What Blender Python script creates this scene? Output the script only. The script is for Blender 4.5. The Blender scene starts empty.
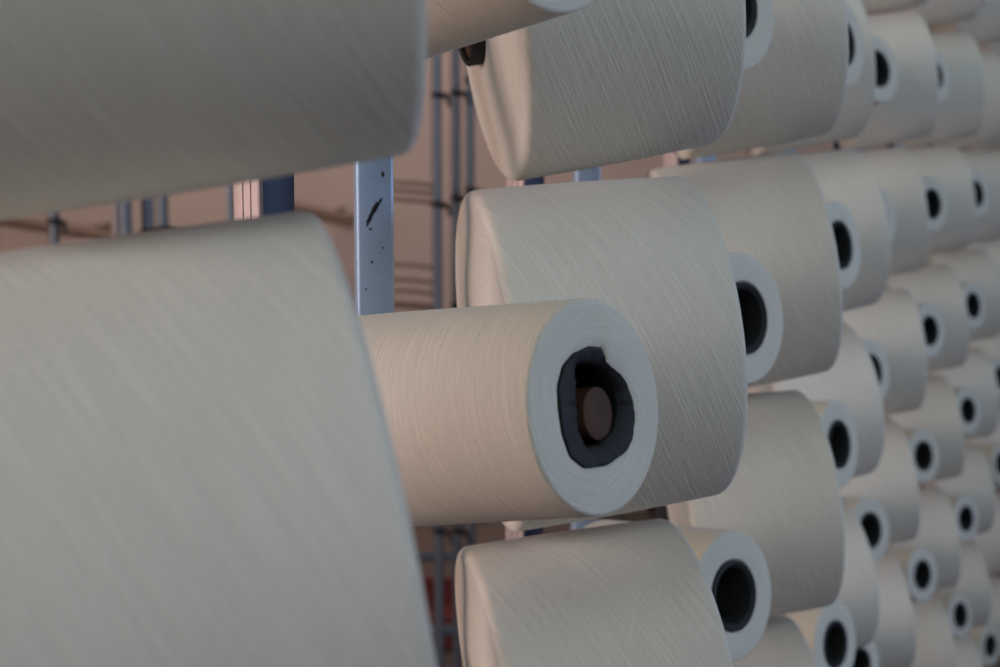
import bpy, bmesh, math, random
from mathutils import Vector, Matrix
random.seed(7)
S = bpy.context.scene
COL = S.collection
PI = math.pi
CAM_H = 1.62                      # camera height above the floor

# ------------------------------------------------------------------ helpers
def link(o):
    COL.objects.link(o); return o

def tag(o, label=None, cat=None, group=None, kind=None):
    if label: o['label'] = label
    if cat: o['category'] = cat
    if group: o['group'] = group
    if kind: o['kind'] = kind
    return o

def empty(name, loc=(0, 0, 0), mat=None):
    o = bpy.data.objects.new(name, None)
    o.empty_display_size = .05
    if mat is not None: o.matrix_world = mat
    else: o.location = loc
    return link(o)

def obj(name, bm, mat, parent=None, smooth=True, angle=35):
    me = bpy.data.meshes.new(name)
    bmesh.ops.recalc_face_normals(bm, faces=bm.faces)
    bm.to_mesh(me); bm.free()
    me.materials.append(mat)
    if smooth:
        for p in me.polygons: p.use_smooth = True
        try: me.set_sharp_from_angle(angle=math.radians(angle))
        except Exception: pass
    o = link(bpy.data.objects.new(name, me))
    if parent is not None: o.parent = parent
    return o

def add_box(bm, c, s, m=None, bevel=0):
    r = bmesh.ops.create_cube(bm, size=1)
    vs = r['verts']
    for v in vs:
        v.co = Vector((v.co.x*s[0], v.co.y*s[1], v.co.z*s[2]))
    if bevel:
        es = list({e for v in vs for e in v.link_edges})
        q = bmesh.ops.bevel(bm, geom=es, offset=bevel, segments=2, affect='EDGES', profile=.5)
        vs = list({v for f in q['faces'] for v in f.verts} | {v for v in vs if v.is_valid})
    for v in vs:
        v.co = v.co + Vector(c)
        if m is not None: v.co = m @ v.co
    return vs

def add_rod(bm, a, b, r, n=16, r2=None):
    a = Vector(a); b = Vector(b); d = b-a; L = d.length
    q = d.to_track_quat('Z', 'Y').to_matrix().to_4x4()
    M = Matrix.Translation((a+b)/2) @ q
    bmesh.ops.create_cone(bm, cap_ends=True, segments=n, radius1=r, radius2=r if r2 is None else r2, depth=L, matrix=M)

def add_path(bm, pts, r, n=10):
    """a bent round bar through pts"""
    pts = [Vector(p) for p in pts]
    rings = []
    for i, p in enumerate(pts):
        d = (pts[min(i+1, len(pts)-1)] - pts[max(i-1, 0)]).normalized()
        q = d.to_track_quat('Z', 'Y')
        rings.append([bm.verts.new(p + q @ Vector((r*math.cos(2*PI*k/n), r*math.sin(2*PI*k/n), 0))) for k in range(n)])
    for A, B in zip(rings, rings[1:]):
        for k in range(n):
            bm.faces.new((A[k], A[(k+1) % n], B[(k+1) % n], B[k]))
    bm.faces.new(rings[0][::-1]); bm.faces.new(rings[-1])

def lathe(prof, n=96, closed=False):
    """profile of (axial x, radius) turned about the X axis, with a UV of (turn, run along the profile)"""
    bm = bmesh.new(); uvl = bm.loops.layers.uv.new('UVMap')
    run = [0.0]
    pr = list(prof) + ([prof[0]] if closed else [])
    for a, b in zip(pr, pr[1:]): run.append(run[-1] + math.hypot(b[0]-a[0], b[1]-a[1]))
    rings = []
    for x, r in prof:
        rings.append([bm.verts.new((x, r*math.cos(2*PI*k/n + PI/2), r*math.sin(2*PI*k/n + PI/2))) for k in range(n)])
    if closed: rings.append(rings[0])
    for i in range(len(rings)-1):
        A, B = rings[i], rings[i+1]
        for k in range(n):
            f = bm.faces.new((A[k], A[(k+1) % n], B[(k+1) % n], B[k]))
            for lp, (u, v) in zip(f.loops, ((k, i), (k+1, i), (k+1, i+1), (k, i+1))):
                lp[uvl].uv = (u/n, run[v])
    return bm

def fillet(c, r, a0, a1, n=6):
    return [(c[0] + r*math.cos(a0+(a1-a0)*i/n), c[1] + r*math.sin(a0+(a1-a0)*i/n)) for i in range(n+1)]

# ---------------------------------------------------------------- materials
class NT:
    def __init__(s, name):
        s.m = bpy.data.materials.new(name); s.m.use_nodes = True
        s.t = s.m.node_tree; s.p = s.t.nodes['Principled BSDF']
    def n(s, kind, **kw):
        o = s.t.nodes.new(kind)
        ins = kw.pop('ins', {})
        for k, v in kw.items(): setattr(o, k, v)
        for k, v in ins.items(): o.inputs[k].default_value = v
        return o
    def l(s, a, b): s.t.links.new(a, b)
    def ramp(s, fac, stops):
        r = s.n('ShaderNodeValToRGB'); e = r.color_ramp.elements
        while len(e) < len(stops): e.new(.5)
        for q, (pos, c) in zip(e, stops): q.position = pos; q.color = (*c, 1)
        s.l(fac, r.inputs['Fac']); return r.outputs['Color']

def mix_rgb(t, fac, a, b, mode='MIX'):
    m = t.n('ShaderNodeMix', data_type='RGBA', blend_type=mode)
    for sock, v in ((m.inputs[0], fac), (m.inputs[6], a), (m.inputs[7], b)):
        if hasattr(v, 'links'): t.l(v, sock)
        elif isinstance(v, (int, float)): sock.default_value = v
        else: sock.default_value = (*v, 1)
    return m.outputs[2]

def yarn_material(name, turns_angle, base, rough_lines=1.0, circ=.72, fine=520):
    """cotton yarn wound on a cone: fine crossing helices by UV (turn, run)"""
    t = NT(name)
    uv = t.n('ShaderNodeUVMap', uv_map='UVMap')
    oi = t.n('ShaderNodeObjectInfo')
    sc = t.n('ShaderNodeVectorMath', operation='MULTIPLY'); sc.inputs[1].default_value = (circ, 1, 1)
    t.l(uv.outputs['UV'], sc.inputs[0])
    off = t.n('ShaderNodeVectorMath', operation='ADD'); t.l(sc.outputs[0], off.inputs[0])
    rnd = t.n('ShaderNodeMath', operation='MULTIPLY', ins={1: 7.3}); t.l(oi.outputs['Random'], rnd.inputs[0])
    t.l(rnd.outputs[0], off.inputs[1])
    hs = []
    for sgn, dens, w in ((-1, fine, 1.0), (1, fine*1.07, .80), (-1, 190, .26), (1, 230, .20)):
        rot = t.n('ShaderNodeMapping', vector_type='POINT')
        rot.inputs['Rotation'].default_value = (0, 0, sgn*turns_angle)
        t.l(off.outputs[0], rot.inputs['Vector'])
        st = t.n('ShaderNodeVectorMath', operation='MULTIPLY'); st.inputs[1].default_value = (16 if dens > 300 else 5, dens, 1)
        t.l(rot.outputs[0], st.inputs[0])
        nz = t.n('ShaderNodeTexNoise', noise_dimensions='2D', ins={'Scale': 1.0, 'Detail': 2.0, 'Roughness': .6})
        t.l(st.outputs[0], nz.inputs['Vector'])
        mm = t.n('ShaderNodeMath', operation='MULTIPLY', ins={1: w}); t.l(nz.outputs['Fac'], mm.inputs[0])
        hs.append(mm.outputs[0])
    def mx(a, b, op='MAXIMUM'):
        q = t.n('ShaderNodeMath', operation=op); t.l(a, q.inputs[0]); t.l(b, q.inputs[1]); return q.outputs[0]
    fine = mx(hs[0], hs[1]); coarse = mx(hs[2], hs[3])
    h = mx(fine, coarse, 'ADD')
    b1 = t.n('ShaderNodeBump', ins={'Strength': .65*rough_lines, 'Distance': .0009}); t.l(h, b1.inputs['Height'])
    t.l(b1.outputs[0], t.p.inputs['Normal'])
    # slight tone differences between laid yarn bands, and between cones
    br = t.n('ShaderNodeTexNoise', noise_dimensions='3D', ins={'Scale': 9.0, 'Detail': 3.0})
    tc = t.n('ShaderNodeTexCoord'); t.l(tc.outputs['Object'], br.inputs['Vector'])
    lo = tuple(c*.90 for c in base); hi = tuple(min(1, c*1.06) for c in base)
    c1 = t.ramp(fine, [(.40, tuple(c*.93 for c in base)), (.70, tuple(min(1, c*1.03) for c in base))])
    c2 = mix_rgb(t, br.outputs['Fac'], (.90, .89, .86), (1, 1, 1))
    c3 = mix_rgb(t, 1.0, c1, c2, 'MULTIPLY')
    tone = t.ramp(oi.outputs['Random'], [(0, (.93, .92, .89)), (1, (1, 1, 1))])
    t.l(mix_rgb(t, 1.0, c3, tone, 'MULTIPLY'), t.p.inputs['Base Color'])
    t.p.inputs['Roughness'].default_value = .95
    t.p.inputs['Specular IOR Level'].default_value = .15
    t.p.inputs['Sheen Weight'].default_value = .25
    t.p.inputs['Sheen Roughness'].default_value = .5
    return t.m

def plain(name, col, rough=.5, metal=0., var=.12, scale=30, bump=0., spec=.5):
    t = NT(name)
    tc = t.n('ShaderNodeTexCoord')
    nz = t.n('ShaderNodeTexNoise', ins={'Scale': scale, 'Detail': 5.0, 'Roughness': .6}); t.l(tc.outputs['Object'], nz.inputs['Vector'])
    t.l(t.ramp(nz.outputs['Fac'], [(.3, tuple(c*(1-var) for c in col)), (.7, tuple(min(1, c*(1+var)) for c in col))]), t.p.inputs['Base Color'])
    t.p.inputs['Roughness'].default_value = rough; t.p.inputs['Metallic'].default_value = metal
    t.p.inputs['Specular IOR Level'].default_value = spec
    if bump:
        b = t.n('ShaderNodeBump', ins={'Strength': bump, 'Distance': .002}); t.l(nz.outputs['Fac'], b.inputs['Height']); t.l(b.outputs[0], t.p.inputs['Normal'])
    return t.m

def steel_material(name, col, rough=.38):
    """galvanised tube with a few scuffs and dark specks"""
    t = NT(name)
    tc = t.n('ShaderNodeTexCoord')
    v = t.n('ShaderNodeTexVoronoi', ins={'Scale': 150.0, 'Randomness': 1.0}); t.l(tc.outputs['Object'], v.inputs['Vector'])
    spang = t.ramp(v.outputs['Distance'], [(0, tuple(c*.93 for c in col)), (.7, col)])
    n1 = t.n('ShaderNodeTexNoise', ins={'Scale': 170.0, 'Detail': 2.0}); t.l(tc.outputs['Object'], n1.inputs['Vector'])
    speck = t.ramp(n1.outputs['Fac'], [(.74, (0, 0, 0)), (.78, (1, 1, 1))])
    mp = t.n('ShaderNodeMapping'); mp.inputs['Rotation'].default_value = (.5, .5, 0); mp.inputs['Scale'].default_value = (60, 60, 16)
    t.l(tc.outputs['Object'], mp.inputs['Vector'])
    n2 = t.n('ShaderNodeTexNoise', ins={'Scale': 1.0, 'Detail': 4.0}); t.l(mp.outputs[0], n2.inputs['Vector'])
    scuff = t.ramp(n2.outputs['Fac'], [(.70, (0, 0, 0)), (.73, (1, 1, 1))])
    c = mix_rgb(t, speck, spang, (.05, .06, .09)); c = mix_rgb(t, scuff, c, (.04, .05, .08))
    t.l(c, t.p.inputs['Base Color'])
    t.p.inputs['Metallic'].default_value = .35
    t.p.inputs['Roughness'].default_value = rough
    return t.m

CREAM = (.80, .750, .645)
M_YARN = yarn_material('cotton_yarn_crossed', math.radians(21), CREAM, 1.0)
M_YARN_FINE = yarn_material('cotton_yarn_close', math.radians(8), CREAM, 1.15, circ=.37, fine=760)
M_TUBE = plain('black_paper_cone', (.016, .0165, .018), .75, 0, .4, 60, .25)
M_BROWN = plain('brown_core_board', (.075, .033, .018), .8, 0, .25, 40, .3)
M_STEEL = steel_material('galvanised_steel', (.46, .52, .60), .42)
M_BLUE = steel_material('pale_blue_steel', (.40, .55, .72), .42)  # pale blue base colour for the posts of the full cones
M_PALE = steel_material('pale_pinkish_steel', (.43, .35, .32), .5)
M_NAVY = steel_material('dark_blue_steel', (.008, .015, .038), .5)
M_PEG = plain('dark_steel_rod', (.10, .075, .06), .45, .6, .3, 80)
M_TUBE_STEEL = plain('grey_steel_tube', (.20, .225, .26), .42, .5, .1, 40)
M_CLAMP = plain('black_plastic_clamp', (.012, .012, .014), .5, 0, .2, 40)
M_RAIL = plain('brown_painted_rail', (.20, .14, .11), .6, 0, .15, 20)
M_WALL = plain('pink_plaster', (.43, .335, .30), .92, 0, .06, 1.3, .15, .2)
M_FLOOR = plain('dark_concrete_floor', (.12, .085, .075), .7, 0, .2, 3.0, .2)
M_CRATE = plain('dark_red_plastic', (.14, .022, .016), .5, 0, .2, 12)

# ---------------------------------------------------------------- yarn cones
# local X runs from the base face (x=0) to the free end (x=L)
L = .15
LB = .1535                       # the full cones are wound a little longer
def big_profile(r0=.1200, r1=.1146, tb=.0345, tn=.027):
    f = .0050
    p = []
    p += [(-.0070, tb)]
    for i in range(13):
        q = i/12
        p.append((-.0076*(.5+.5*math.cos(PI*q)), tb+.004 + (r0-.0068-tb-.004)*q))
    p += fillet((.0065, r0-.0065), .0065, PI, PI/2, 6)
    n = 10
    for i in range(1, n): 
        s = i/n
        p.append((.0065+(LB-.0065-f)*s, r0+(r1-r0)*s + .0008*math.sin(PI*s)))
    p += fillet((LB-f, r1-f), f, PI/2, 0, 6)
    p += [(LB-.001, r1*.8), (LB-.004, r1*.5), (LB-.005, tn+.001)]
    p += [(L*.5, .03)]
    return p
def slim_profile(r0=.0609, r1=.0554, th=.0302, rb=.0345):
    p = [(.002, rb), (.001, r0*.8), (0, r0-.004)] + fillet((.003, r0-.003), .003, PI, PI/2, 4)
    n = 10
    for i in range(1, n):
        s = i/n; p.append((.003+(L-.005)*s, r0+(r1-r0)*s))
    p += fillet((L-.0022, r1-.0022), .0022, PI/2, 0, 4)
    p += [(L+.0004, r1*.85), (L+.0006, r1*.7), (L, th+.002), (L-.002, th)]
    p += [(L*.5, .032)]
    return p
def tube_profile(xa, ra, xb, rb, th=.0022):
    return [(xa, ra), (xa-.0012, ra-th/2), (xa, ra-th), (xb, rb-th), (xb+.0012, rb-th/2), (xb, rb)]

PROTO = {}
def tube_mesh(kind):
    if kind == 'big': return lathe([(-.0165, .0352), (-.0178, .0337), (-.0165, .0318), (L+.012, .0236), (L+.013, .0247), (L+.012, .0258)], 48, True)
    return lathe([(-.012, .0342), (-.013, .033), (-.012, .0318), (L-.030, .0225), (L-.006, .0240), (L-.0005, .0247), (L+.0020, .0276), (L+.001, .0304)], 48, True)

def make_proto(kind):
    root = empty('yarn_cone' if kind == 'big' else 'slim_yarn_cone')
    if kind == 'big':
        a = obj('yarn_winding', lathe(big_profile(), 112, True), M_YARN, root)
        b = obj('paper_tube', tube_mesh('big'), M_TUBE, root)
    else:
        r0 = .0609 if kind == 'slim' else .069
        a = obj('yarn_winding', lathe(slim_profile(r0=r0), 96, True), M_YARN_FINE, root)
        b = obj('paper_tube', tube_mesh('slim'), M_TUBE, root)
    return root

def copy_tree(o):
    c = o.copy(); link(c)
    for ch in o.children:
        d = ch.copy(); link(d); d.parent = c
    return c

def frame(p, az, ti, roll=0.):
    """base at p, local X along the axis (azimuth az, upward tilt ti)"""
    return Matrix.Translation(Vector(p)) @ Matrix.Rotation(az, 4, 'Z') @ Matrix.Rotation(-ti, 4, 'Y') @ Matrix.Rotation(roll, 4, 'X')

# crumpled tube mouth of the middle slim cone: outlines on its end face (sideways, up)
MOUTH = [(.0006, .031), (.0104, .0291), (.0088, .0241), (.013, .0203), (.0237, .0136), (.0296, .0035), (.0318, -.0092), (.0283, -.0181), (.02, -.0263),
         (.0016, -.0308), (-.0165, -.0292), (-.0268, -.0218), (-.0308, -.0095), (-.0311, .003), (-.0299, .0136), (-.0234, .0236), (-.0135, .0288)]
INNER = [(-.0116, .0232), (.0018, .0225), (.0126, .0177), (.0212, .0080), (.0228, -.0040), (.0172, -.0145), (.0035, -.0205), (-.01, -.0198),
         (-.0137, -.0084), (-.0116, .0059), (-.012, .0141)]
def polar_loop(pts, n, c=(0, 0)):
    """radius of a closed outline seen from c at n even angles"""
    out = []
    m = len(pts)
    for k in range(n):
        a = 2*PI*k/n + PI/2
        d = (math.cos(a), math.sin(a)); best = None
        for i in range(m):
            p, q = pts[i], pts[(i+1) % m]
            px, py = p[0]-c[0], p[1]-c[1]; ex, ey = q[0]-p[0], q[1]-p[1]
            den = d[0]*ey - d[1]*ex
            if abs(den) < 1e-12: continue
            t = (px*ey - py*ex)/den; s = (px*d[1] - py*d[0])/den
            if t > 0 and -1e-6 <= s <= 1+1e-6: best = t if best is None else max(best, t)
        out.append((c[0]+d[0]*best, c[1]+d[1]*best))
    return out
def smooth_loop(P, it=2):
    n = len(P)
    for _ in range(it):
        P = [((P[i-1][0]+2*P[i][0]+P[(i+1) % n][0])/4, (P[i-1][1]+2*P[i][1]+P[(i+1) % n][1])/4) for i in range(n)]
    return P
def loft(loops, cap=False):
    """loops of 3-D points, all the same length"""
    bm = bmesh.new(); uvl = bm.loops.layers.uv.new('UVMap')
    R = [[bm.verts.new(p) for p in lp] for lp in loops]
    n = len(R[0]); run = 0
    for A, B in zip(R, R[1:]):
        d = sum((a.co-b.co).length for a, b in zip(A, B))/n
        for k in range(n):
            f = bm.faces.new((A[k], A[(k+1) % n], B[(k+1) % n], B[k]))
            for lp, (u, v) in zip(f.loops, ((k, run), (k+1, run), (k+1, run+d), (k, run+d))): lp[uvl].uv = (u/n, v)
        run += d
    if cap: bm.faces.new(R[-1])
    return bm

def middle_cone(M):
    root = empty('slim_yarn_cone', mat=M)
    n = 128
    mouth = smooth_loop(polar_loop(MOUTH, n), 1)
    inner = smooth_loop(polar_loop(INNER, n, (.001, .001)), 2)
    prof = slim_profile()
    body = [q for q in prof[2:] ]
    cut = [i for i, q in enumerate(body) if q[0] >= L and q[1] < .05][0]
    body = body[:cut]
    # sideways of the outline is local -Y or +Y: local Y = up x axis
    def ring(x, r): return [(x, r*math.cos(2*PI*k/n+PI/2), r*math.sin(2*PI*k/n+PI/2)) for k in range(n)]
    loops = [ring(-.010, .0345), ring(-.0115, .0575), ring(-.0105, .0600), ring(-.0075, .0611)] + [ring(x, r) for x, r in body if x > .008]
    # end face: from the rim to the mouth, swelling a little where the tube is pushed in at the top
    for s in (.25, .5, .75, .9, 1.0):
        lp = []
        for k in range(n):
            a = 2*PI*k/n + PI/2
            ox, oy = .0545*math.cos(a), .0545*math.sin(a)
            mx_, my_ = mouth[k]
            bulge = .0028*math.exp(-((mx_-.014)**2 + (my_-.022)**2)/.00012)*math.sin(PI*min(1, s)*.8)
            lp.append((L + .0004 + bulge - (.0012 if s == 1 else 0), ox+(mx_-ox)*s, oy+(my_-oy)*s))
        loops.append(lp)
    loops.append([(L-.02, y*.97, z*.97) for y, z in mouth])
    obj('yarn_winding', loft(loops), M_YARN_FINE, root, angle=50)
    rnd = random.Random(3)
    w1 = [rnd.uniform(-.0006, .0006) for _ in range(n)]
    w1 = [(w1[i-2]+w1[i-1]+w1[i]+w1[(i+1) % n]+w1[(i+2) % n])/3 for i in range(n)]
    tl = [[(L-.03, y*.93, z*.93) for y, z in mouth],
          [(L-.004, y*.985, z*.985) for y, z in mouth],
          [(L+.0008+w1[k], mouth[k][0]*.985, mouth[k][1]*.985) for k in range(n)]]
    for s, dx in ((.18, .0016), (.5, .0004), (.82, -.0012), (1.0, -.004)):
        tl.append([(L+dx+w1[(k*3) % n]*1.2, mouth[k][0]*(1-s)*.985+inner[k][0]*s, mouth[k][1]*(1-s)*.985+inner[k][1]*s) for k in range(n)])
    tl.append([(L-.012, y*1.0+.003, z*1.0) for y, z in inner])
    tl.append([(L-.045, y*1.0+.007, z*1.0) for y, z in inner])
    obj('paper_tube', loft(tl), M_TUBE, root, angle=40)
    cz = smooth_loop([(.0090+.0125*math.cos(2*PI*k/40), -.0045+.0140*math.sin(2*PI*k/40)) for k in range(40)])
    core = loft([[(L-.05, y, z) for y, z in cz], [(L-.0068, y, z) for y, z in cz], [(L-.0060, y*.9+.001, z*.9-.0005) for y, z in cz], [(L-.0066, y*.2+.008, z*.2-.004) for y, z in cz]], True)
    o = obj('core_plug', core, M_BROWN, root); tag(o, 'brown core end deep inside the torn black tube')
    return root

# layout: column = (dx, dy, turn) from the first column, about a pivot; camera at the origin in plan, heights relative to it
COLS = {0: (0, 0, 0), 1: (.17, .523, -.075), 2: (.378, 1.153, -.004), 3: (.605, 1.804, -.146), 4: (.853, 2.359, -.152), 5: (1.088, 2.858, -.125), 6: (1.335, 3.38, -.13), 7: (1.60, 3.93, -.13)}
PIV = Vector((-.1, 1.0, 0))
PITCH = .25
BIG_BASE = Vector((-.0077, 1.0776, -.1573)); BIG_AZ, BIG_TI = .168, .122
SLIM_CAP = Vector((.0492, .7756, -.1339)); SLIM_AZ, SLIM_TI = -.6925, .163
def place(col, p, az):
    dx, dy, rot = COLS[col]
    R = Matrix.Rotation(rot, 3, 'Z')
    return R @ (p-PIV) + PIV + Vector((dx, dy, 0)), az+rot
UP = Vector((0, 0, CAM_H))
F_PX, TH = 1550., math.atan(193/1550.)
def pix(p):
    d = p.y*math.cos(TH) - p.z*math.sin(TH); v = p.y*math.sin(TH) + p.z*math.cos(TH)
    return 500 + F_PX*p.x/d, 333.5 - F_PX*v/d, F_PX/d

ORD = ['zeroth', 'first', 'second', 'third', 'fourth', 'fifth', 'sixth', 'seventh', 'eighth', 'ninth', 'tenth']
SKIP = {('slim', 6, 6), ('slim', 5, 1), ('slim', 6, 0), ('slim', 6, 1), ('slim', 6, 2), ('slim', 6, 3), ('slim', 4, 6), ('big', 2, 5)}   # not to be seen in the photo
# how far single cones sit from the regular spacing, in photo pixels at their own depth (pegs are bent, cones sag)
OFF = {('slim', 1, 1): (-14, 5), ('slim', 2, 1): (-6, -3), ('slim', 3, 1): (-2, 0), ('slim', 4, 1): (-3, -6), ('big', 2, 1): (-19, -2), ('big', 3, 1): (5, -3), ('big', 4, 0): (3, -8), ('big', 4, 1): (7, -5),
       ('slim', 1, 2): (3, 16), ('big', 1, 1): (0, -6), ('big', 1, 2): (2, -9), ('slim', 2, 2): (-2, -4), ('big', 2, 2): (1, -7), ('slim', 3, 2): (0, -4), ('big', 3, 2): (0, -6), ('slim', 4, 2): (0, -4), ('big', 4, 2): (1, -6), ('slim', 5, 2): (0, -5),
       ('slim', 1, 3): (-2, 3), ('big', 1, 3): (10, -15), ('slim', 2, 3): (2, -2), ('big', 2, 3): (0, -6), ('big', 3, 3): (3, -3), ('slim', 4, 3): (2, -1), ('slim', 5, 3): (1, 0),
       ('big', 1, 4): (9, -16), ('slim', 2, 4): (4, 7), ('slim', 3, 4): (4, 12), ('slim', 3, 5): (-3, 4), ('slim', 4, 4): (0, 3), ('slim', 4, 5): (3, 3), ('slim', 5, 5): (2, 5), ('slim', 6, 5): (4, -4)}
def shifted(p, key):
    dx, dy = OFF.get(key, (0, 0)); s = pix(p)[2]
    return p + Vector((dx/s, 0, -dy/s))
pegs = {}     # (col, kind) -> list of (root matrix)
cones = []
proto = {k: make_proto(k) for k in ('big', 'slim')}
used = set()
def put(kind, M, key):
    src = proto[kind]
    o = src if kind not in used else copy_tree(src)
    used.add(kind)
    o.matrix_world = M
    cones.append((key, o))
    return o
# the five nearest full cones, each measured on its own: base centre, azimuth, tilt
NEAR = {(-1, 1): (-.1945, .5249, .0909, .1683, .1185), (-1, 2): (-.1950, .5314, -.1636, .2270, .1710),
        (0, 1): (-.0107, 1.116, .0891, .1823, .14), (0, 2): (-.0106, 1.0745, -.1538, .1785, .099), (0, 3): (-.0085, 1.0621, -.406, .1847, .1354)}
for col in range(-1, 7):
    for row in range(-1, 9):
        rr = random.Random(col*131+row*17)
        # full cone
        if col == -1:
            if row not in (1, 2): continue
            X, Y, Z, az, ti = NEAR[(col, row)]
            base = Vector((X, Y, Z))
            o = put('big', frame(base+UP, az, ti, rr.uniform(-.3, .3)), ('big', col, row))
            pegs.setdefault((col, 'big'), []).append((row, base, az, ti))
            continue
        b, az = place(col, BIG_BASE + Vector((0, 0, (2-row)*PITCH)), BIG_AZ)
        ti = BIG_TI
        b = shifted(b, ('big', col, row))
        if (col, row) in NEAR: X, Y, Z, az, ti = NEAR[(col, row)]; b = Vector((X, Y, Z))
        else:
            az += rr.uniform(-.03, .03); ti += rr.uniform(-.025, .03)
        x, y, s = pix(b + Vector((.07, 0, 0)))
        if b.z + CAM_H > .13 and -.2*s < x < 1000+.15*s and -.13*s < y < 667+.13*s and ('big', col, row) not in SKIP:
            put('big', frame(b+UP, az, ti, rr.uniform(-.35, .35)), ('big', col, row))
            pegs.setdefault((col, 'big'), []).append((row, b, az, ti))
        # slim cone
        c, az = place(col, SLIM_CAP + Vector((0, 0, (2-row)*PITCH)), SLIM_AZ)
        ti = SLIM_TI
        c = shifted(c, ('slim', col, row))
        if (col, row) == (0, 1): c, az, ti = Vector((.0245, .7821, .1174)), -.7897, .1313
        if col > 0:
            az += rr.uniform(-.04, .04); ti += rr.uniform(-.03, .02)
        u = Vector((math.cos(az)*math.cos(ti), math.sin(az)*math.cos(ti), math.sin(ti)))
        b = c - u*L
        x, y, s = pix(c)
        if b.z + CAM_H > .1 and -.1*s < x < 1000+.17*s and -.07*s < y < 667+.07*s and ('slim', col, row) not in SKIP:
            M = frame(b+UP, az, ti, 0)
            if (col, row) == (0, 2):
                cones.append((('slim', col, row), middle_cone(M)))
            else:
                put('slim', M if col == 0 else M @ Matrix.Rotation(rr.uniform(-.4, .4), 4, 'X'), ('slim', col, row))
            pegs.setdefault((col, 'slim'), []).append((row, b, az, ti))

# ------------------------------------------------------- the creel that carries them
def square_tube_bm(a, z0, z1, grooved):
    """a square tube about the local Z axis with rounded corners; two shallow grooves run down one face when grooved"""
    pts = []
    h = a/2; r = .0025
    def corner(cx, cy, a0):
        return [(cx+r*math.cos(a0+PI/2*i/3), cy+r*math.sin(a0+PI/2*i/3)) for i in range(4)]
    pts += corner(h-r, h-r, 0) + corner(-h+r, h-r, PI/2) + corner(-h+r, -h+r, PI)
    if grooved:
        for c in (-.003, .004):
            pts += [(c-.0011, -h), (c-.0006, -h-.0006), (c+.0006, -h-.0006), (c+.0011, -h)]
    pts += corner(h-r, -h+r, 3*PI/2)
    bm = bmesh.new()
    A = [bm.verts.new((x, y, z0)) for x, y in pts]; B = [bm.verts.new((x, y, z1)) for x, y in pts]
    n = len(pts)
    for i in range(n): bm.faces.new((A[i], A[(i+1) % n], B[(i+1) % n], B[i]))
    bm.faces.new(A[::-1]); bm.faces.new(B)
    return bm

creel = empty('yarn_creel', (0, 1.5, 0))
tag(creel, 'galvanised steel creel of square posts whose angled pegs carry all the yarn cones', 'creel')
inv = Matrix.Translation((0, -1.5, 0))
TOP = 2.75
post_xy = []
for (col, kind), lst in sorted(pegs.items()):
    row, b, az, ti = lst[0]
    back = .08 if kind == 'big' else .102
    if kind == 'big':
        base, az0 = (place(col, BIG_BASE, BIG_AZ) if col >= 0 else (b, az))
    else:
        c0, az0 = place(col, SLIM_CAP, SLIM_AZ)
        base = c0 - Vector((math.cos(az0), math.sin(az0), 0))*L*math.cos(SLIM_TI)
    px = base - Vector((math.cos(az0), math.sin(az0), 0))*back
    post_xy.append((px.x, px.y))
    p = obj('post', square_tube_bm(.0255, 0, TOP, kind == 'slim'), M_PALE if kind == 'slim' else M_BLUE, creel)
    tag(p, 'pale grooved post' if kind == 'slim' else 'pale blue post with dark scuffs')
    p.location = (px.x, px.y-1.5, 0); p.rotation_euler = (0, 0, az0)
    if kind == 'big' and col == 0:
        sc = random.Random(5); bm = bmesh.new()
        def chip(y0, z0, ry, rz, lean, n=22):
            c = []
            for k in range(n):
                a = 2*PI*k/n; q = 1+sc.uniform(-.35, .35)
                dy = ry*q*math.cos(a); dz = rz*q*math.sin(a)
                c.append((y0+dy+lean*dz, z0+dz))
            A = [bm.verts.new((y, -.01276, z)) for y, z in c]; B = [bm.verts.new((y*1.0, -.01305, z)) for y, z in c]
            for k in range(n): bm.faces.new((A[k], A[(k+1) % n], B[(k+1) % n], B[k]))
            bm.faces.new(B); bm.faces.new(A[::-1])
        for px_, py_, ry, rz, ln in ((371.5, 212, .0016, .0075, .55), (367.5, 221, .0009, .0030, .4), (376, 205, .0007, .0042, .8), (381.5, 174.5, .0010, .0016, 0), (369, 229, .0009, .0009, 0), (370, 262, .0008, .0008, 0), (381, 248, .0006, .0007, 0), (364, 289, .0006, .0006, 0)):
            yy = px.y; b_ = -(py_-333.5)/F_PX
            dy_ = math.cos(TH)+b_*math.sin(TH); zz = (-math.sin(TH)+b_*math.cos(TH))*(yy-.0128)/dy_ + CAM_H
            chip((px_-373.8)/36*.0255, zz, ry, rz, ln)
        st = obj('scuff_mark', bm, M_CLAMP, p, False); tag(st, 'dark scratch and chips on the pale blue post')
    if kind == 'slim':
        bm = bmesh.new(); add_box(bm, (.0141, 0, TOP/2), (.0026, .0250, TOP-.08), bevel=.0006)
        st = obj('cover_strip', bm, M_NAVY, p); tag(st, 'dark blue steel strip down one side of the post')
    for row, b, az, ti in lst:
        u = Vector((math.cos(az)*math.cos(ti), math.sin(az)*math.cos(ti), math.sin(ti)))
        bm = bmesh.new()
        a = b - u*(back-.011) + UP; e = b + u*(L*(.55 if (kind, col, row) == ('slim', 0, 2) else .78)) + UP
        add_rod(bm, a, e, .0075, 16)
        add_rod(bm, a, a+u*.014, .013, 20)            # collar at the post
        add_rod(bm, b+UP-u*.004, b+UP+u*.004, .0300, 28)   # disc that fills the tube's wide end
        pg = obj('peg', bm, M_PEG, creel)
        pg.matrix_parent_inverse = inv
        if kind == 'big':
            bm = bmesh.new(); add_rod(bm, b+UP-u*.0135, b+UP-u*.0105, .0312, 28)
            pl = obj('peg_plate', bm, M_BROWN, creel); pl.matrix_parent_inverse = inv
bm = bmesh.new()
post_xy.sort(key=lambda q: q[1])
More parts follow.
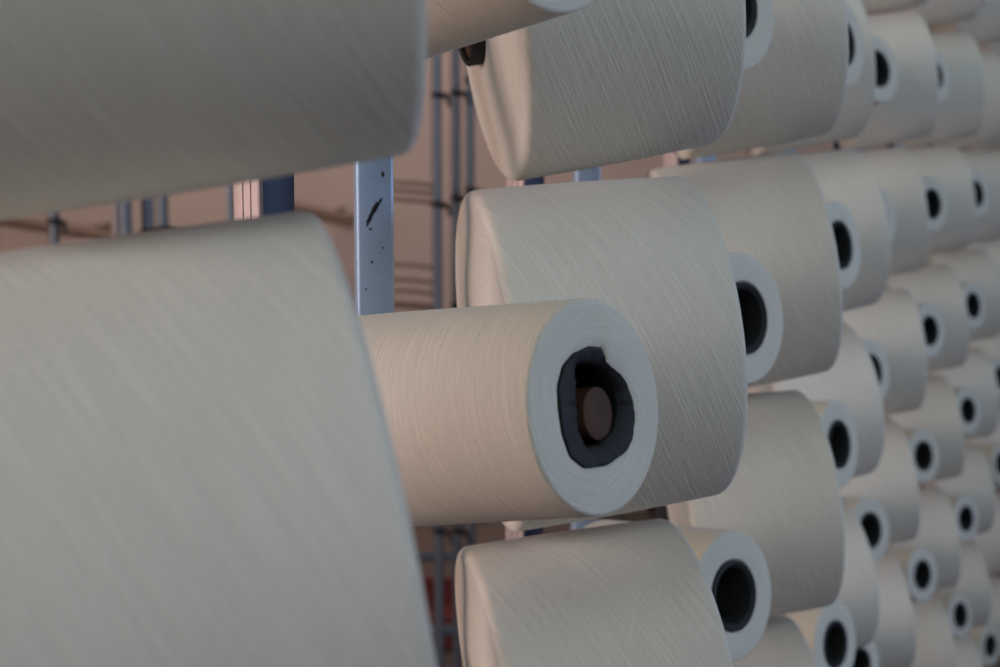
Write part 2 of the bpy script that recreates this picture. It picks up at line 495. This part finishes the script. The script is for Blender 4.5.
for A, B in zip(post_xy, post_xy[1:]):
    add_rod(bm, (A[0], A[1], TOP-.02), (B[0], B[1], TOP-.02), .02, 12)
o = obj('top_rail', bm, M_STEEL, creel); o.matrix_parent_inverse = inv
bm = bmesh.new()
for A, B in zip(post_xy, post_xy[1:]):
    add_rod(bm, (A[0], A[1], .05), (B[0], B[1], .05), .02, 12)
o = obj('foot_rail', bm, M_STEEL, creel); o.matrix_parent_inverse = inv

# ------------------------------------------------------------ labels of the cones
bycone = {}
for (kind, col, row), o in cones: bycone.setdefault((kind, row), []).append((col, o))
ROWNAME = {0: 'top row cut off by the photo edge', 1: 'row above the thin gap', 2: 'first row below the thin gap', 3: 'second row below the thin gap',
           4: 'third row below the thin gap', 5: 'fourth row below the thin gap', 6: 'fifth row below the thin gap', 7: 'sixth row below the thin gap'}
SPECIAL = {('big', -1, 1): 'huge blurred grey-white yarn cone filling the upper left corner',
           ('big', -1, 2): 'huge blurred grey-white yarn cone filling the lower left corner',
           ('slim', 0, 2): 'slim cream yarn cone in the middle with a torn black tube mouth',
           ('slim', 0, 1): 'slim cream yarn cone cut by the top edge, above the torn-mouthed one',
           ('big', 0, 2): 'sharp full cream yarn cone directly behind the slim torn-mouthed cone',
           ('big', 0, 1): 'full yarn cone at top centre showing its warm-lit base and brown hub',
           ('big', 0, 3): 'full cream yarn cone at bottom centre, just below the slim torn-mouthed cone'}
for (kind, row), lst in bycone.items():
    lst.sort(key=lambda q: q[0])
    rest = [q for q in lst if (kind, q[0], row) not in SPECIAL]
    for col, o in lst:
        k = (kind, col, row)
        if k in SPECIAL: lab = SPECIAL[k]
        else:
            i = [q[0] for q in rest].index(col)+1
            noun = 'full cream yarn cone' if kind == 'big' else 'slim open-ended yarn cone'
            lab = None
            lab = f"{ORD[i]} blurred {noun} from left, {ROWNAME[row]}" if kind == 'big' else f"{ORD[i]} {noun} from left, {ROWNAME[row]}"
            if len(rest) == 1: lab = lab.replace(f'{ORD[1]} ', 'only ', 1).replace(' from left', '')
        tag(o, lab, 'yarn cone', 'full yarn cones on the creel' if kind == 'big' else 'slim part-used yarn cones on the creel')

# ------------------------------------------------------------ things behind, at the left
def at(px, py, y):
    """point seen at (px, py) standing at plan distance y"""
    a = (px-500)/F_PX; b = -(py-333.5)/F_PX
    dy = math.cos(TH) + b*math.sin(TH); dz = -math.sin(TH) + b*math.cos(TH)
    return Vector((a*y/dy, y, dz*y/dy + CAM_H))

def upright(parent, x, y, r=.0125, clamps=(), z1=2.9):
    bm = bmesh.new(); add_rod(bm, (x, y, 0), (x, y, z1), r, 20)
    o = obj('upright', bm, M_TUBE_STEEL, parent); o.matrix_parent_inverse = parent.matrix_world.inverted()
    for z in clamps:
        bm = bmesh.new()
        add_rod(bm, (x, y, z-.008), (x, y, z+.008), r+.002, 20)
        add_rod(bm, (x+.012, y-.012, z), (x+.030, y-.022, z-.006), .008, 12)
        add_rod(bm, (x+.030, y-.022, z-.006), (x+.034, y-.026, z-.03), .005, 10)
        c = obj('clamp', bm, M_CLAMP, parent); c.matrix_parent_inverse = parent.matrix_world.inverted()

def zrow(py, y): return at(500, py, y).z

YB = 4.0
rack = empty('tube_frame', (at(452, 200, YB).x, YB, 0)); bpy.context.view_layer.update()
tag(rack, 'empty grey steel tube frame with black clamps standing before the pink wall, mid photo', 'frame')
for i, (px, dy, cl) in enumerate(((437, 0, (95, 204, 320, 428, 530)), (456, .12, (93, 198, 305, 410, 530)), (470, .24, (80, 190, 295, 400, 512)))):
    x = at(px, 200, YB+dy).x
    upright(rack, x, YB+dy, .0125, [zrow(c, YB+dy) for c in cl])
for ys in ((184, 192, 201), (266, 281, 292), (306,)):
    for q in ys:
        bm = bmesh.new()
        a = at(437, q+2, YB+.01); b = at(388, q-2, YB+.5)
        m1 = a.lerp(b, .5) + Vector((0, 0, .002))
        add_path(bm, [a, m1, b], .0055 if q != 306 else .010, 10)
        o = obj('wire_arm', bm, M_RAIL, rack); o.matrix_parent_inverse = rack.matrix_world.inverted()
bm = bmesh.new(); a = at(425, 558, YB); b = at(475, 556, YB+.24); add_rod(bm, a-Vector((.2, 0, 0)), b, .012, 12)
add_rod(bm, at(420, 633, YB)-Vector((.2, 0, 0)), at(475, 630, YB+.24), .016, 12)
o = obj('cross_bar', bm, M_TUBE_STEEL, rack); o.matrix_parent_inverse = rack.matrix_world.inverted()

Y2 = 3.2
r2 = empty('tube_frame', (at(140, 210, Y2).x, Y2, 0)); bpy.context.view_layer.update()
tag(r2, 'tube frame with a thin pale post and three grey tubes between the two huge cones', 'frame')
bm = square_tube_bm(.0135, 0, 2.9, False)
p = obj('post', bm, M_PALE, r2); q = at(115, 210, Y2); p.matrix_parent_inverse = r2.matrix_world.inverted(); p.location = (q.x, q.y, 0); p.rotation_euler = (0, 0, math.radians(-35))
for px, dy, cl in ((125, .05, (120,)), (147, .1, (232,)), (162, .2, (229, 120))):
    x = at(px, 200, Y2+dy).x
    upright(r2, x, Y2+dy, .0130, [zrow(c, Y2+dy) for c in cl])
r3 = empty('tube_frame', (at(53, 210, Y2+.4).x, Y2+.4, 0)); bpy.context.view_layer.update()
tag(r3, 'single grey tube stand with clamp at the left edge of the gap', 'frame')
upright(r3, at(53, 200, Y2+.4).x, Y2+.4, .0125, [zrow(221, Y2+.4)])
bm = bmesh.new(); add_rod(bm, (at(53, 200, Y2+.4).x, Y2+.4, 0), (at(53, 200, Y2+.4).x, Y2+.4, .02), .09, 24)
o = obj('foot_plate', bm, M_TUBE_STEEL, r3); o.matrix_parent_inverse = r3.matrix_world.inverted()
r4 = empty('tube_frame', (at(229, 200, 2.6).x, 2.6, 0)); bpy.context.view_layer.update()
tag(r4, 'thin dark grey tube just left of the pale grooved post', 'frame')
upright(r4, at(230, 200, 2.6).x, 2.6, .006, [])
bm = bmesh.new(); add_rod(bm, (at(230, 200, 2.6).x, 2.6, 0), (at(230, 200, 2.6).x, 2.6, .02), .08, 24)
o = obj('foot_plate', bm, M_TUBE_STEEL, r4); o.matrix_parent_inverse = r4.matrix_world.inverted()

# crate low behind the frame
q = at(428, 612, 5.0)
crate = empty('crate', (q.x, 5.0, 0)); bpy.context.view_layer.update()
tag(crate, 'dark red crate low down between the huge lower cone and bottom centre cone', 'crate')
bm = bmesh.new()
zt = q.z + .06
for z in (zt-.05, zt-.17, zt-.29, zt-.41):
    if z > .03: add_box(bm, (0, -.2, z), (.6, .015, .085), bevel=.004)
o = obj('slat_side', bm, M_CRATE, crate)
bm = bmesh.new()
for sx in (-1, 1):
    add_box(bm, (sx*.29, 0, zt/2), (.02, .40, zt), bevel=.004)
add_box(bm, (0, 0, .02), (.58, .4, .02)); add_box(bm, (0, .2, zt/2), (.6, .015, zt))
o = obj('crate_body', bm, M_CRATE, crate)

# ------------------------------------------------------------------- the room
def slab(name, c, s, m):
    bm = bmesh.new(); add_box(bm, c, s); o = obj(name, bm, m, None, False); tag(o, kind='structure'); return o
slab('floor', (1, 4, -.05), (12, 14, .1), M_FLOOR)
slab('wall_back', (1, 8.05, 2.0), (12, .1, 4.2), M_WALL)
slab('wall_left', (-4.05, 4, 2.0), (.1, 14, 4.2), M_WALL)
bm = bmesh.new()
a = at(-60, 208, 7.9); b = at(350, 222, 6.6)
for k, (p, q, r) in enumerate((((-60, 210), (118, 238), .03), ((250, 196), (352, 219), .02), ((250, 204), (352, 226), .014))):
    bmx = bmesh.new()
    A = at(*p, 7.9); B = at(*q, 7.3)
    add_rod(bmx, A, B, r, 10)
    # stand-offs that hold the rail on the wall
    for s in (.25, .8):
        c = A.lerp(B, s); add_rod(bmx, c, Vector((c.x, 8.0, c.z)), r*.6, 8)
    o = obj(f'trim_{k+1}', bmx, M_RAIL); tag(o, kind='structure')

# ------------------------------------------------------------------- light
def area(name, loc, target, size, size_y, power, col):
    l = bpy.data.lights.new(name, 'AREA'); l.shape = 'RECTANGLE'; l.size = size; l.size_y = size_y; l.energy = power; l.color = col
    o = link(bpy.data.objects.new(name, l)); o.location = loc
    o.rotation_euler = (Vector(target)-Vector(loc)).to_track_quat('-Z', 'Y').to_euler(); return o
area('left_fill_light', (-3.2, -2.6, 3.0), (0, 1.2, 1.3), 2.0, 1.6, 79, (.80, .81, .93))  # added area light, source unseen; brightens the cones from the front left
area('warm_left_fill_light', (-3.2, .4, 1.7), (0, 1.4, 1.3), 1.4, 1.4, 50, (1.0, .745, .68))  # unseen warm fill, put in to turn left-facing cone ends peach
area('high_front_fill_light', (.6, -3.4, 4.2), (.2, 1.4, 1.3), 2.4, 1.4, 34, (.90, 1.0, .98))  # fill added high in front of the cones; no known opening there
area('window_daylight', (5.0, .2, 2.5), (.2, 1.1, 1.35), 2.4, 2.0, 102, (.53, .68, 1.0))
area('overhead_fill_light', (.6, 2.0, 5.2), (.6, 2.2, 1.0), 3.0, 4.0, 27, (.75, 1.0, .98))  # overhead fill, added to lift the tops of the cones
area('wall_fill_light', (-1.3, 5.4, 3.7), (-1.3, 8.0, 1.0), 2.4, .6, 66, (1.0, .80, .66))  # unseen fill added only to brighten the pink back wall
w = bpy.data.worlds.new('World'); S.world = w; w.use_nodes = True
bg = w.node_tree.nodes['Background']; bg.inputs[0].default_value = (.7, .85, 1, 1); bg.inputs[1].default_value = .02

# ------------------------------------------------------------------- camera
cd = bpy.data.cameras.new('Camera'); cam = link(bpy.data.objects.new('Camera', cd))
cd.sensor_width = 36; cd.lens = F_PX/1000*36
cam.location = (0, 0, CAM_H); cam.rotation_euler = (PI/2-TH, 0, 0)
cd.clip_start = .05
cd.dof.use_dof = True; cd.dof.focus_distance = .92; cd.dof.aperture_fstop = 9.0
S.camera = cam
vs = S.view_settings
vs.view_transform = 'Standard'; vs.look = 'None'; vs.exposure = 0; vs.gamma = 1; vs.use_curve_mapping = False
